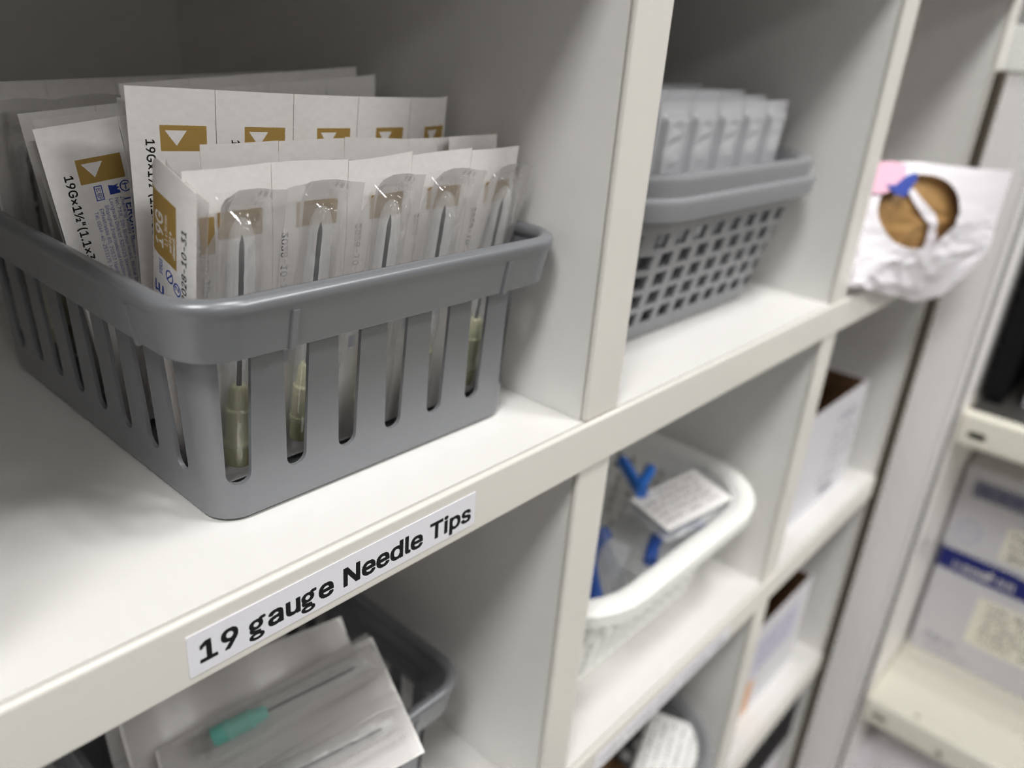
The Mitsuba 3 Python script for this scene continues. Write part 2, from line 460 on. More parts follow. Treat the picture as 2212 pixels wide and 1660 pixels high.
RIM_C = [(-.0012, -.006), (-.001, -.001), (.0008, .0008), (.005, .0012), (.0085, .0006), (.0100, -.0012), (.0096, -.0075), (.0082, -.0078), (.0084, -.0016), (.005, -.0006), (.0008, -.001), (.0002, -.006)]
tC = thing('basket', 'white plastic basket with a broad rim and small holes, holding blue and clear packs', 'basket')
holed_basket(tC, .0470, .1830, .0300, .1900, -H + .0004, .0700, .0180, 'white_plastic', 7, .0090, .0050, RIM_C)
RIM_E = [(-.0012, -.006), (-.001, -.001), (.001, .001), (.004, .0012), (.0058, -.001), (.0050, -.008), (.0038, -.008), (.004, -.001), (.001, -.001), (.0002, -.006)]
tE = thing('basket', 'grey round-cornered basket with a white printed packet on the lowest visible shelf', 'basket')
holed_basket(tE, .0750, .1840, .0100, .1300, -2 * H + .0004, .0720, .0150, 'grey_plastic_plain', 4, .0127, .0078, RIM_E, r=.030)


# ------------------------------------------------------------------ needle strips
def n2(v):
    v = np.array(v, float)
    return v / np.linalg.norm(v)


class Sheet:
    """The surface a strip follows: u across its packs, v along the needles, d out of the printed or filmed face."""
    def __init__(s, p0, U, V, n, w, h, squeeze=1.0, bend=None, shear=0.0):
        s.p0, s.U = np.array(p0, float), n2(U)
        N = n2(np.cross(s.U, V))
        s.V, s.N = np.cross(N, s.U), N
        s.shear = shear
        s.n, s.w, s.h, s.q, s.bend = n, w, h, squeeze, bend or (lambda u, v: 0 * u)

    def __call__(s, u, v, d=0.0):
        u, v = np.asarray(u, float), np.asarray(v, float)
        k = s.q + (1 - s.q) * np.clip(v / s.h, 0, 1)
        uc = s.n * s.w / 2
        uu = uc + (u - uc) * k + s.shear * v
        return s.p0 + uu[..., None] * s.U + v[..., None] * s.V + (d + s.bend(u, v))[..., None] * s.N

    def wrap(s, mesh, d=0.0, flip=1):
        m = mesh.copy()
        if len(m.faces) < 60 and m.edges_unique_length.max() > .003:
            a, b = trimesh.remesh.subdivide_to_size(m.vertices, m.faces, .002)
            m = trimesh.Trimesh(a, b, process=False)
        v = np.array(m.vertices)
        m.vertices = s(v[:, 0], v[:, 1], d + flip * v[:, 2])
        if flip < 0:
            m.faces = m.faces[:, ::-1]
        return m


PW, PH = 0.0215, 0.084
ADDRESS = ['Zhejiang Kindly Medical Devices Co., Ltd.', 'No.758, 5th Binhai Road, Binhai Industrial Park,', 'Longwan District 325025 Wenzhou, Zhejiang P.R. China',
           'Shanghai International Holding Corp. GmbH (Europe)', 'Eiffestrasse 80, 20537 Hamburg, Germany', 'Tel: 0049-40-2513175  Fax: 0049-40-255726']


def down(m, x, y):
    """Lettering turned to read downwards, its start at (x, y)."""
    return tr(rot2(m, -90), x, y)


def gold_top(y):
    g = sg.box(.0075, y - .0149, .0190, y - .0087)
    return g.difference(sg.Polygon([(.0087, y - .0099), (.0141, y - .0099), (.0114, y - .0136)]))


def paper_print(sheet, key, i, full):
    """Print on the outer paper side of pack i: gold field with a white triangle, size, and when full the maker's lines."""
    o, y = i * sheet.w, sheet.h
    wrap = lambda m: sheet.wrap(tr(m, o), 2e-5)
    put(key + '__gold_field', wrap(flat(gold_top(y))), 'gold_ink', label='gold printed field with white triangle')
    bl = [down(text('19G×1½"(1.1×38mm)', .0021, True, width=.0300), .0040, y - .0118)]
    put(key + '__lettering', wrap(cat(*bl)), 'black_ink', label='black size lettering')
    if full:
        b = [down(text('TERUMO', .0021, True, width=.0125), .0174, y - .0195)]
        b.append(flat(sg.Point(.0184, y - .0172).buffer(.0015).difference(sg.Point(.0184, y - .0172).buffer(.0012)).union(sg.box(.01825, y - .0181, .01855, y - .0164)).union(sg.box(.0176, y - .0168, .0192, y - .0165))))
        b.append(flat(sg.Polygon([(.0140, y - .0162), (.0140, y - .0187), (.0168, y - .0187), (.0168, y - .0180), (.0160, y - .0176), (.0168, y - .0172), (.0160, y - .0168), (.0168, y - .0162), (.0156, y - .0165)])))
        put(key + '__lettering', wrap(cat(*b)), 'blue_ink', label='blue maker lettering')
        c = [flat(sg.box(.0103, y - .0196, .0124, y - .0158).difference(sg.box(.01055, y - .01935, .01215, y - .01605))), down(text('EC REP', .0011, True, width=.0029), .0108, y - .0163)]
        for k, s in enumerate(ADDRESS):
            c.append(down(text(s, .00098, False, width=.00068 * len(s)), .0164 - .00150 * k, y - .0204 + (.0008 if k < 3 else -.0006 * (k - 2))))
        put(key + '__lettering', wrap(cat(*c)), 'blue_ink', label='small blue address lines')


HUB = [(0, .0095), (.0033, .0095), (.0034, .0100), (.0034, .0148), (.0036, .0152), (.0036, .0160), (.0032, .0164), (.0031, .0235), (.0033, .0239), (.0033, .0247), (.0026, .0252), (.0023, .0300), (.0016, .0310), (0, .0310)]
CAP = [(.0040, .0150), (.0039, .0165), (.0037, .0250), (.0034, .0330), (.0031, .0560), (.0029, .0660), (.0026, .0690), (.0018, .0712), (.0008, .0722), (0, .0724)]
NEEDLE = [(0, .0296), (.00056, .0296), (.00056, .0655), (.00035, .0672), (.00005, .0684), (0, .0684)]
NEEDLE_FAT = NEEDLE


def needle_parts(sheet, strip, i, side, hub_mat, blister, d0=.0052, tilt=0.0, v0=0.0, vk=1.0):
    """Hub, clear cap, cannula and the clear bulge of the film for pack i, on the film side (side = +1 in front, -1 behind)."""
    uc = (i + .5) * sheet.w - (.0026 if side > 0 else 0)
    tilt = tilt + (.040 if side > 0 else 0)

    def on(m, extra=0):
        v = np.array(m.vertices)
        mm = m.copy()
        mm.vertices = sheet(uc + v[:, 0] + tilt * (v[:, 2] - .03), v0 + vk * v[:, 2], side * (d0 + v[:, 1]))
        if side < 0:
            mm.faces = mm.faces[:, ::-1]
        return mm
    put(strip + '__hub', on(lathe(HUB, 18)), hub_mat, 35, label='coloured needle hub')
    put(strip + '__needle', on(lathe(NEEDLE_FAT, 10)), 'steel', 40, label='steel needle')
    put(strip + '__cap', on(lathe(CAP, 22)), 'clear_cap', 50, label='clear needle cap')
    if blister:
        def bul(u, v, d):
            x = (u - uc - tilt * (v - .03)) / .0056
            al = np.clip((v - .004) / .006, 0, 1) * np.clip((.0775 - v) / .0065, 0, 1)
            al = np.sin(al * math.pi / 2)
            p = np.sqrt(np.clip(1 - x * x, 0, 1))
            cr = meshkit.fbm(np.stack([u * 420 + i * 3.3, v * 260, v * 0 + i], -1), 3, 5) - .5
            crk = np.clip((v - .045) / .02, 0.15, 1)
            return sheet(u, v0 + vk * v, side * (.0022 + .0078 * p * al + .0034 * cr * p * crk * al + d))
        m = grid_slab(bul, np.linspace(uc - .0056, uc + .0056, 25), np.linspace(.004, .0775, 70), 0.0)
        m = trimesh.Trimesh(m.vertices[:len(m.vertices) // 2], m.faces[(m.faces < len(m.vertices) // 2).all(1)], process=False)
        put(strip + '__blister', m, 'frosted_bulge' if blister == 'frost' else 'clear_film', True, label='clear crinkled blister over the needle')


def film_strip(label, sheet, peel, hub='hub_cream', blister=True, extra_gold=False, needles=True, lift=.0045, category='needle strip', top_rise=None, prints=True, v0=0.0, vk=1.0, ftop=.962):
    """A strip seen from its film side: white backing paper behind, frosted film in front, a needle per pack."""
    t = thing('needle_strip', label, category)
    w, h = sheet.w, sheet.h
    for i in range(sheet.n):
        rise = (top_rise or [0] * sheet.n)[i]
        us = np.linspace(i * w + .00008, (i + 1) * w - .00008, 9)
        def fp(u, v, d, i=i, rise=rise):
            x = (u - i * w) / w
            return sheet(u, v * (1 + (rise * (x - .5)) / h), d - .00012 - .0012 * np.clip((v - .06) / .02, 0, 1) ** 2)
        b = put(t + '__backing', grid_slab(fp, us, np.linspace(0, h, 13), .00012), 'paper', 40)
        if prints:
            gold = sg.box(i * w + .0072, h - .0158, i * w + .0190, h - .0096)
            if extra_gold and i == 0:
                gold = gold.union(sg.box(.0030, h - .0190, .0064, h - .0104))
            put(b + '__gold_field', sheet.wrap(flat(gold), 2e-5), 'gold_ink')
            dt = text('2028-10-31', .0019, True, width=.0165)
            dt.apply_scale([1, -1, 1])
            dt.faces = dt.faces[:, ::-1]
            put(b + '__lettering', sheet.wrap(tr(rot2(dt, -90), i * w + .0046, h - .0165), 2e-5), 'grey_ink')
            bl = [sg.box(i * w + .0035, .030, i * w + .0060, .0335), sg.box(i * w + .0062, .0350, i * w + .0088, .0430), sg.box(i * w + .0150, .0330, i * w + .0185, .0450)]
            put(b + '__print_block', sheet.wrap(flat(shapely.union_all(bl)), 2e-5), 'pale_blue_ink')

        def ff(u, v, d, i=i):
            x = (u - i * w) / w
            top = ftop * h - peel[i] * (1 - np.clip(x / .42, 0, 1) ** .6) - .0012 * np.clip((x - .6) / .4, 0, 1)
            vv = v / h * top
            dd = .0014 + lift * np.clip((vv - .025) / .055, 0, 1.3) ** 1.5 + .0011 * np.sin(x * math.pi) * np.clip(vv / .08, 0, 1) + .0006 * np.sin(i * 2.1 + vv * 90)
            if needles:
                near = np.clip((.0062 - abs(u - (i + .5) * w)) / .0022, 0, 1) * np.clip((.0800 - vv) / .006, 0, 1)
                dd = dd * (1 - near) + .0010 * near
            return sheet(u, vv, dd + d)
        put(t + '__film', grid_slab(ff, np.linspace(i * w, (i + 1) * w, 25), np.linspace(.0015, h, 29), .00008), 'frosted_film', 40, label='frosted film tab')
        if needles:
            needle_parts(sheet, t, i, 1, hub, blister, tilt=.02 * math.sin(i * 1.7), v0=v0, vk=vk)
    return t


def paper_strip(label, sheet, full=(), category='needle strip', prints=True, needles=True):
    """A strip seen from its paper side; film and needles are behind it."""
    t = thing('needle_strip', label, category)
    w, h = sheet.w, sheet.h
    for i in range(sheet.n):
        us = np.linspace(i * w + .0001, (i + 1) * w - .0001, 9)
        b = put(t + '__backing', grid_slab(lambda u, v, d: sheet(u, v, d - .00012), us, np.linspace(0, h, 13), .00012), 'paper', 40)
        if prints:
            paper_print(sheet, b, i, i in full)
        put(t + '__film', grid_slab(lambda u, v, d: sheet(u, v, -.0012 - .003 * np.clip((v - .05) / .03, 0, 1) ** 2 - d), np.linspace(i * w, (i + 1) * w, 9), np.linspace(.001, .96 * h, 13), .00008), 'frosted_film', 40)
        if needles:
            needle_parts(sheet, t, i, -1, 'hub_cream', False)
    return t


Z0 = .0030
# front strip, film side towards the viewer
s1 = Sheet((-.1210, .0395, Z0), (1, 0, 0), (0, -.060, 1), 5, .0222, .0820, .90, lambda u, v: .0008 * np.sin(u * 150), .070)
film_strip('front strip of five film-faced needle packs leaning on the near basket rim', s1, (.022, .001, .012, .009, .008), extra_gold=True, top_rise=(.0006, -.0004, .0012, .0012, .0))
# one loose pack between the first and second strip at the right
sb = Sheet((-.0275, .0445, Z0 + .001), (1, .02, 0), (0, -.02, 1), 1, PW, .0835, .95)
film_strip('single white needle pack poking up behind the right end of the front strip', sb, (.004,), blister=False)
# second strip, a little taller, right behind
s2 = Sheet((-.1060, .0530, Z0), (1, 0, -.018), (0, -.07, 1), 4, PW, .0855, .95, lambda u, v: .0012 * np.sin(u * 90 + 1))
film_strip('second needle strip, white paper tops just behind the front strip', s2, (.003, .001, .003, .006), blister=False, top_rise=(.0003, .0, -.0006, .0004))
# printed single pack standing edge-on at the left, print upside down
s6 = Sheet((-.1128, .0684, .0120), (0, -.955, -.29), (-.065, -.27, .96), 1, .0215, .0800, 1.0, lambda u, v: -.0015 * np.clip((.005 - u) / .005, 0, 1) ** 2 * np.clip(v / .08, 0, 1))
t = thing('needle_pack', 'single pack turned sideways, gold 19G panel and blue CE mark, left of front strip', 'needle pack')
def side_paper(u, v, d):
    return s6(u, v * (1 - .06 * np.clip((.006 - u) / .006, 0, 1) ** 2), d - .00014)
put(t + '__backing', grid_slab(side_paper, np.linspace(0, .0215, 13), np.linspace(0, .0800, 17), .00014), 'paper', 40)
gd = sg.box(.0018, .0560, .0131, .0722)
put(t + '__gold_field', s6.wrap(flat(gd), 2e-5), 'gold_ink', label='gold field reading 19G')
up = lambda m, x, y: tr(rot2(m, 90), x - .0027, y + .0085)
put(t + '__lettering', s6.wrap(cat(up(text('19G', .0034, True, width=.0092), .0098, .0498), up(text('1.1 x 38 mm', .0012, False, width=.0080), .0118, .0515), up(lines(0, 0, .0085, 1, .01, .0012, 47), .0137, .0510), up(lines(0, 0, .0095, 1, .01, .0012, 48), .0153, .0500)), 5e-5), 'white_ink', label='white lettering on gold')
put(t + '__lettering', s6.wrap(up(text('2028-10-31', .0021, True, width=.0190), .0202, .0410), 2e-5), 'black_ink', label='black date')
ce = [up(text('CE', .0042, True, width=.0085), .0095, .0310), up(lines(0, 0, .0050, 1, .01, .0016, 49), .0090, .0230)]
ce.append(flat(sg.Point(.0098, .0525).buffer(.0017).difference(sg.Point(.0098, .0525).buffer(.0013)).union(sg.LineString([(.0086, .0513), (.0110, .0537)]).buffer(.0002))))
ce.append(flat(sg.Point(.0133, .0510).buffer(.0017).difference(sg.Point(.0133, .0510).buffer(.0013))))
ce.append(up(text('2', .0018, True), .0168, .0419))
ce.append(up(text('STERILE', .0014, True, width=.0042), .0092, .0425))
ce.append(flat(sg.LineString([(.0108, .0420), (.0138, .0470)]).buffer(.0002).union(sg.LineString([(.0138, .0420), (.0108, .0470)]).buffer(.0002))))
put(t + '__lettering', s6.wrap(cat(*ce), 2e-5), 'blue_ink', label='blue CE mark and symbols')
put(t + '__film', grid_slab(lambda u, v, d: s6(u, v, -.0012 - .002 * np.clip(v / .08, 0, 1) - d), np.linspace(.0005, .0210, 9), np.linspace(.001, .077, 13), .00008), 'frosted_film', 40)
# third strip, printed paper side forward
s3 = Sheet((-.1155, .0665, Z0 + .0130), (1, 0, -.030), (-.02, -.055, 1), 5, PW, .0835, .955, lambda u, v: .0025 * np.sin((u - .02) * 45) - .004 * np.clip((u - .095) / .012, 0, 1.2) ** 2 * np.clip(v / .08, 0, 1))
paper_strip('tallest strip, five gold triangle fields on its paper, in the middle of the basket', s3)
# left strip with the legible print, tilted outwards over the left rim
s5 = Sheet((-.1172, .0830, Z0), (.990, .02, .125), (-.150, -.02, .98), 3, .0205, .0855, .97)
paper_strip('tilted strip with black 19G lettering and blue maker print at the left basket rim', s5, full=(0, 1))
s7 = Sheet((-.1135, .0975, Z0), (.990, .03, .10), (-.150, -.02, .98), 3, .0205, .0855, .97)
film_strip('first film-faced strip behind the tilted printed strip at the left of the basket', s7, (.012, .002, .002), blister=False)
s8 = Sheet((-.1128, .1115, Z0), (.99, .03, .09), (-.165, -.01, .98), 3, .0205, .0850, .97)
film_strip('second film-faced strip behind the tilted printed strip, at the back left of the basket', s8, (.016, .001, .002), blister=False)
# back right strip, plain paper ends
s4 = Sheet((-.0880, .1060, Z0 + .0085), (1, 0, .075), (0, -.06, 1), 4, PW, .0825, .97, lambda u, v: .0006 * np.sin(u * 120))
paper_strip('strip with blank white paper ends rising at the back right of the basket', s4, prints=False)
s4b = Sheet((-.0855, .1190, Z0 + .0095), (1, 0, .075), (0, -.06, 1), 4, PW, .0830, .97)
film_strip('strip with a rounded grey film corner at the very back right of the basket', s4b, (.001, .001, .001, .001), blister=False)
s9 = Sheet((-.1190, .1400, Z0 + .0020), (1, 0, .050), (0, -.03, 1), 5, .0205, .0880, .955)
film_strip('rearmost film-faced strip with shiny blister tips along the back of the basket', s9, (.001,) * 5, blister=True, prints=False)

# strips in the lower grey basket: needles lie along the shelf
d1 = Sheet((-.1210, .0800, -.1180), (-.012, -.043, -.015), (.87, -.255, .35), 2, .0235, .0810, 1.0)
film_strip('strip with bright green hubs under frosted film lying on top in the lower grey basket', d1, (.001, .001), hub='hub_green', blister='frost', lift=.0015, prints=False, v0=.0120, vk=.88, ftop=.999)
d2 = Sheet((-.1257, .0985, -.1075), (-.005, -.030, -.036), (.90, -.255, .30), 2, .0215, .0820, 1.0, lambda u, v: .0015 * np.sin(v * 180))
film_strip('wavy-edged film-faced needle strip behind the green-hubbed one in the lower grey basket', d2, (.003, .002), needles=False, lift=.004, prints=False, ftop=.999)
d3 = Sheet((-.1240, .1220, -.1090), (0, -.18, -.985), (.995, .02, .0), 3, .0215, .0800, 1.0)
paper_strip('blank paper-faced needle strip at the back of the lower grey basket', d3, prints=False, needles=False)


# ------------------------------------------------------------------ pale blister sheets in the nested baskets
def pods(sheet, t, mat):
    w, h = sheet.w, sheet.h
    for i in range(sheet.n):
        def f(u, v, d, i=i):
            x, y = (u - (i + .5) * w) / w, v / h
            e = np.clip((.42 - abs(x)) / .10, 0, 1) * np.clip((.955 - y) / .03, 0, 1) * np.clip(y / .04, 0, 1)
            e = e * e * (3 - 2 * e)
            dip = np.exp(-(((x) / .16) ** 2 + ((y - .885) / .018) ** 2) ** 2) + .9 * np.exp(-(((x + .02 - (y - .83) * .8) / .26) ** 2 + ((y - .815 - .07 * x) / .022) ** 2) ** 2)
            bead = np.exp(-((x / .13) ** 2 + ((y - .735) / .016) ** 2))
            groove = np.exp(-((x - .30) / .05) ** 2) * (y < .9)
            return sheet(u, v, d * (1 + 0 * u) + (d > 0) * (.0030 * e - .0011 * dip * e + .0009 * bead - .0007 * groove * e))
        put(t + '__blister', grid_slab(f, np.linspace(i * w + .0002, (i + 1) * w - .0002, 27), np.linspace(0, h, 60), .0004), mat, 40)


for k in range(5):
    t = thing('blister_sheet', ('front pale grey sheet of five moulded blisters standing in the nested grey baskets', 'second pale blister sheet from the front in the nested grey baskets', 'third pale blister sheet from the front in the nested grey baskets',
                                'fourth pale blister sheet from the front in the nested grey baskets', 'rearmost pale blister sheet in the nested grey baskets')[k], 'blister sheet')
    dz = (0, .0012, .0025, .0020, .0032)[k]
    sb = Sheet((.0835 - .003 * k, .0470 + .0105 * k, .0115 + dz), (1, .0, .0), (.155, -.06, .985), 5, .0235, .0855, .96)
    pods(sb, t, 'blister_grey')


# ------------------------------------------------------------------ things in the white basket
def pillow(p0, U, V, w, h, puff, wave=.0006, seed=1):
    s = Sheet(p0, U, V, 1, w, h)
    def f(u, v, d):
        x, y = u / w * 2 - 1, v / h * 2 - 1
        e = np.clip(1 - x ** 4, 0, 1) * np.clip(1 - y ** 4, 0, 1)
        n = meshkit.fbm(np.stack([u * 90 + seed, v * 90, u * 0 + seed], -1), 3, seed) - .5
        return s(u, v, (puff * e + wave * 4 * n * e) * (1 if d > 0 else -.35) + d)
    return s, grid_slab(f, np.linspace(0, w, 25), np.linspace(0, h, 25), .0002)


put('shelf_label_001__lettering', moved(tr(lines(.045, -.1925, .168, 1, .006, .0042, 41), 0, 0, .0002), frame((0, -0.00005, 0), (1, 0, 0), (0, 0, 1))), 'grey_ink')
t = thing('pouch', 'flat clear pouch with a white grey-printed label lying in the white basket', 'pouch')
sp, m = pillow((.1280, .0270, -.1225), (.052, -.012, .006), (.004, .028, .003), .056, .036, .004, seed=3)
put(t + '__bag', m, 'pouch_film', 40)
put(t + '__paper', grid_slab(lambda u, v, d: sp(u, v, .0046 + d), np.linspace(.003, .053, 5), np.linspace(.003, .033, 5), .0002), 'paper', 40)
put(t + '__lettering', sp.wrap(lines(.006, .028, .050, 5, .0050, .0026, 4), .0049), 'grey_ink')
t = thing('pouch', 'clear pouch with blue tubing at the front left of the white basket', 'pouch')
sp, m = pillow((.0640, .0260, -.1440), (.045, .014, .010), (-.010, .040, .010), .062, .050, .006, seed=5)
put(t + '__bag', m, 'pouch_film', 40)
a = np.linspace(0, 1, 40)
put(t + '__tubing', tube(sp(.008 + .046 * a, .010 + .026 * np.sin(a * 2.6), .0085), .0046), 'blue_plastic', True, label='blue tubing')
put(t + '__tubing', tube(sp(.012 + .044 * a, .004 + .014 * np.sin(a * 2.2), .0080), .0042), 'blue_dark', True, label='dark blue tubing')
t = thing('pouch', 'clear pouch with a blue band under the printed label pouch in the white basket', 'pouch')
sp, m = pillow((.1120, .0240, -.1400), (.060, -.004, .004), (.006, .040, .004), .066, .045, .006, seed=8)
put(t + '__bag', m, 'pouch_film', 40)
put(t + '__tubing', tube(sp(.008 + .05 * a, .008 + .010 * np.sin(a * 3.1), .0066), .0036), 'blue_dark', True, label='blue tubing')
t = thing('pouch', 'clear pouch on edge between the blue and the printed one in the white basket', 'pouch')
sp, m = pillow((.0890, .0320, -.1500), (.030, .060, .024), (-.004, -.010, .030), .066, .030, .003, seed=9)
put(t + '__bag', m, 'pouch_film', 40)
t = thing('connector', 'bright blue plastic Y connector lying at the back of the white basket', 'connector')
c0 = np.array([.1540, .0690, -.1105])
put(t + '__body', tube(np.array([c0 + np.array([-.0115, -.0145, .0005]) * s for s in np.linspace(-1, 1, 6)]), .0036), 'blue_plastic', 40)
put(t + '__branch', tube(np.array([c0 + np.array([-.0085, -.0108, .0005]) + np.array([.0190, .0050, .003]) * s for s in np.linspace(0, 1, 5)]), .0032), 'blue_plastic', 40)

# packet in the round-cornered grey basket
t = thing('packet', 'white plastic packet with grey lettering lying in the round-cornered grey basket', 'packet')
Fm = frame((.1690, -.0030, -.2905), (.030, .0105, .0006), (-.0095, .036, .0005))
put(t + '__case', moved(rbox((-.056, .0, -.016), (.0300, .0400, .0), .005), Fm), 'white_plastic', 40)
put(t + '__lettering', moved(tr(lines(-.045, .032, .026, 5, .006, .0030, 11), 0, 0, .00003), Fm), 'grey_ink')
t = thing('packet', 'tan packet partly under the white one in the round-cornered grey basket', 'packet')
put(t, rbox((.095, .022, -.3340), (.150, .080, -.3100), .003), 'carton_brown', 30)


# ------------------------------------------------------------------ open cartons in the third column
def carton(t, x0, x1, y0, y1, z0, z1, mat, th=.0012):
    o = m3.Manifold.cube((x1 - x0, y1 - y0, z1 - z0)).translate((x0, y0, z0)) - m3.Manifold.cube((x1 - x0 - 2 * th, y1 - y0 - 2 * th, z1 - z0)).translate((x0 + th, y0 + th, z0 + th))
    put(t + '__carton', tm(o), mat)
    e = .0003
    i = m3.Manifold.cube((x1 - x0 - 2 * th - 2 * e, y1 - y0 - 2 * th - 2 * e, z1 - z0 - th - .0006)).translate((x0 + th + e, y0 + th + e, z0 + th + .0003)) - m3.Manifold.cube((x1 - x0 - 2 * th - 4 * e, y1 - y0 - 2 * th - 4 * e, z1 - z0)).translate((x0 + th + 2 * e, y0 + th + 2 * e, z0 + th + .0006))
    put(t + '__lining', tm(i), 'carton_brown', label='bare brown inside of the carton')


t = thing('carton', 'open white carton with grey-blue print in the right-hand opening under the white bag', 'box')
carton(t, .2760, .3870, .0185, .1000, -H + .0002, -.0965, 'carton_white')
F1 = frame((.2760, .01845, -H), (1, 0, 0), (0, 0, 1))
put(t + '__lettering', moved(cat(lines(.062, .062, .108, 1, .01, .0080, 42), tr(lines(.060, .052, .108, 4, .0075, .0038, 21), 0, 0)), F1), 'slate_ink')
put(t + '__lettering', moved(cat(tr(lines(.050, .0200, .092, 2, .006, .0040, 22), 0, 0), flat(sg.box(.060, .004, .085, .010))), F1), 'grey_ink')
put(t + '__stripe', moved(flat(sg.box(.0005, .0006, .1105, .0026)), F1), 'lilac_ink', label='lilac stripe')
t = thing('carton', 'open carton with lilac band, dark inside and orange strip, below the white carton', 'box')
carton(t, .2760, .3830, .0185, .1000, -2 * H + .0002, -.2700, 'carton_white')
F2 = frame((.2760, .01845, -2 * H), (1, 0, 0), (0, 0, 1))
put(t + '__stripe', moved(flat(sg.box(.012, .040, .0900, .0760)), F2), 'lilac_ink', label='lilac printed band')
put(t + '__lettering', moved(lines(.020, .066, .088, 4, .0075, .0038, 25), tm_ := F2 @ trimesh.transformations.translation_matrix([0, 0, .00004])), 'slate_ink')
put(t + '__end_strip', moved(flat(sg.box(.0005, .002, .0240, .0360)), F2), 'orange_ink', label='orange strip')
t = thing('box', 'black box close under the shelf at the bottom of the right-hand column', 'box')
put(t + '__case', rbox((.2380, .0040, -.4440), (.3940, .1500, -.3830), .003), 'black_plastic', 30)
put(t + '__lid', rbox((.2370, .0030, -.3828), (.3950, .1510, -.3775), .002), 'black_plastic', 30)
t = thing('box', 'white box that carries the black box on the lowest shelf', 'box')
put(t, rbox((.2380, .0080, -3 * H + .0002), (.3940, .1500, -.4442), .002), 'carton_white', 30)

# ------------------------------------------------------------------ crumpled bag with the round tan window
ctrl = np.array([  # outline and inner points (x, y, z) of the bag's front sheet in a 5 x 5 net, rows from top to bottom
    [[.2450, .0300, .0700], [.2620, .0140, .0670], [.2800, .0000, .0690], [.3120, -.0150, .0670], [.3790, -.0310, .0625]],
    [[.2380, .0240, .0500], [.2520, .0060, .0520], [.2720, -.0080, .0530], [.3120, -.0200, .0500], [.3800, -.0310, .0440]],
    [[.2350, .0200, .0340], [.2460, .0030, .0360], [.2750, -.0130, .0370], [.3180, -.0230, .0330], [.3815, -.0305, .0260]],
    [[.2350, .0110, .0180], [.2420, -.0030, .0200], [.2820, -.0120, .0150], [.3280, -.0210, .0110], [.3830, -.0300, .0150]],
    [[.2350, .0030, .0055], [.2372, -.0030, .0060], [.2870, -.0080, -.0060], [.3380, -.0150, -.0165], [.3835, -.0295, .0055]]])


def net(u, v):
    """Smooth Catmull-Rom surface through the control net; u, v in 0..1."""
    def cr(P, x):
        n = len(P) - 1
        x = np.clip(x * n, 0, n - 1e-9)
        i = x.astype(int)
        f = (x - i)[..., None]
        g = lambda k: P[np.clip(k, 0, n), ...]
        a, b, c, d = (g(i + k) for k in (-1, 0, 1, 2))
        return a, b, c, d, f
    def spline(a, b, c, d, f):
        return .5 * (2 * b + (c - a) * f + (2 * a - 5 * b + 4 * c - d) * f ** 2 + (3 * b - a - 3 * c + d) * f ** 3)
    a, b, c, d, f = cr(ctrl, v)                    # each (..., 5, 3)
    row = spline(a, b, c, d, f[..., None])
    n = 4
    x = np.clip(u * n, 0, n - 1e-9)
    i = x.astype(int)
    f = (x - i)[..., None]
    k = np.arange(len(row)) if row.ndim == 3 else None
    g = lambda o: row[np.arange(len(row)), np.clip(i + o, 0, n)]
    return spline(g(-1), g(0), g(1), g(2), f)


def bag_pt(u, v, d):
    p = net(u, v)
    e = 1e-3
    t1, t2 = net(np.clip(u + e, 0, 1), v) - net(np.clip(u - e, 0, 1), v), net(u, np.clip(v + e, 0, 1)) - net(u, np.clip(v - e, 0, 1))
    n = np.cross(t2, t1)
    n /= np.linalg.norm(n, axis=1, keepdims=True)
    q = np.stack([u * 5, v * 5, u * 0], 1)
    rdg = np.abs(meshkit.fbm(q, 3, 3) - .5)
    return p + n * ((d + .010 * (.12 - rdg) * np.clip(v * 2.2 - .5, .12, 1))[:, None])


t = thing('bag', 'crumpled white bag with a round window onto tan rolls over the shelf edge', 'bag')
WC = bag_pt(np.array([.565]), np.array([.39]), np.zeros(1))[0]
E1 = n2([.91, -.41, -.05])
E2 = n2(np.cross(np.cross(E1, [-.05, -.10, -1]), E1))


def win(u, v):
    """Below 1 inside the round window."""
    sh = u.shape
    q = bag_pt(u.ravel(), v.ravel(), 0 * u.ravel()) - WC
    return np.sqrt(((q @ E1) / .0350) ** 2 + ((q @ E2) / .0200) ** 2).reshape(sh)


gu = np.linspace(0, 1, 181)
put(t + '__front', grid_slab(lambda u, v, d: bag_pt(u, v, d), gu, gu, .0003, keep=lambda u, v: win(u, v) > 1), 'bag_white', 40)
put(t + '__roll', grid_slab(lambda u, v, d: bag_pt(u, v, -.0060 + d), gu, gu, .0004, keep=lambda u, v: win(u, v) < 1.5), 'roll_tan', 40, label='tan rolls seen through the window')
fl = np.array([[.49, .18], [.54, .19], [.66, .40], [.66, .52], [.70, .68], [.60, .68], [.61, .52], [.58, .42]])
flm = flat(sg.Polygon(fl), 1.0)
flm = flm.subdivide().subdivide()
flm.vertices = bag_pt(flm.vertices[:, 0], flm.vertices[:, 1], -.0040 + .0006 * flm.vertices[:, 2])
put(t + '__paper_fold', flm, 'bag_white', label='white paper fold across the window')
pk = flat(sg.Polygon([(.15, .0), (.36, .0), (.46, .06), (.42, .19), (.30, .24), (.15, .24)]), 1.0).subdivide().subdivide()
pk.vertices = bag_pt(np.clip(pk.vertices[:, 0], 0, 1), np.clip(pk.vertices[:, 1], 0, 1), .0015 + .0006 * pk.vertices[:, 2])
put(t + '__pink_label', pk, 'bag_pink', label='pink label')
bk = flat(sg.Polygon([(.31, .19), (.37, .19), (.43, .14), (.50, .11), (.50, .16), (.46, .21), (.42, .27), (.36, .25)]), 1.0).subdivide().subdivide()
bk.vertices = bag_pt(bk.vertices[:, 0], bk.vertices[:, 1], .0022 + .0006 * bk.vertices[:, 2])
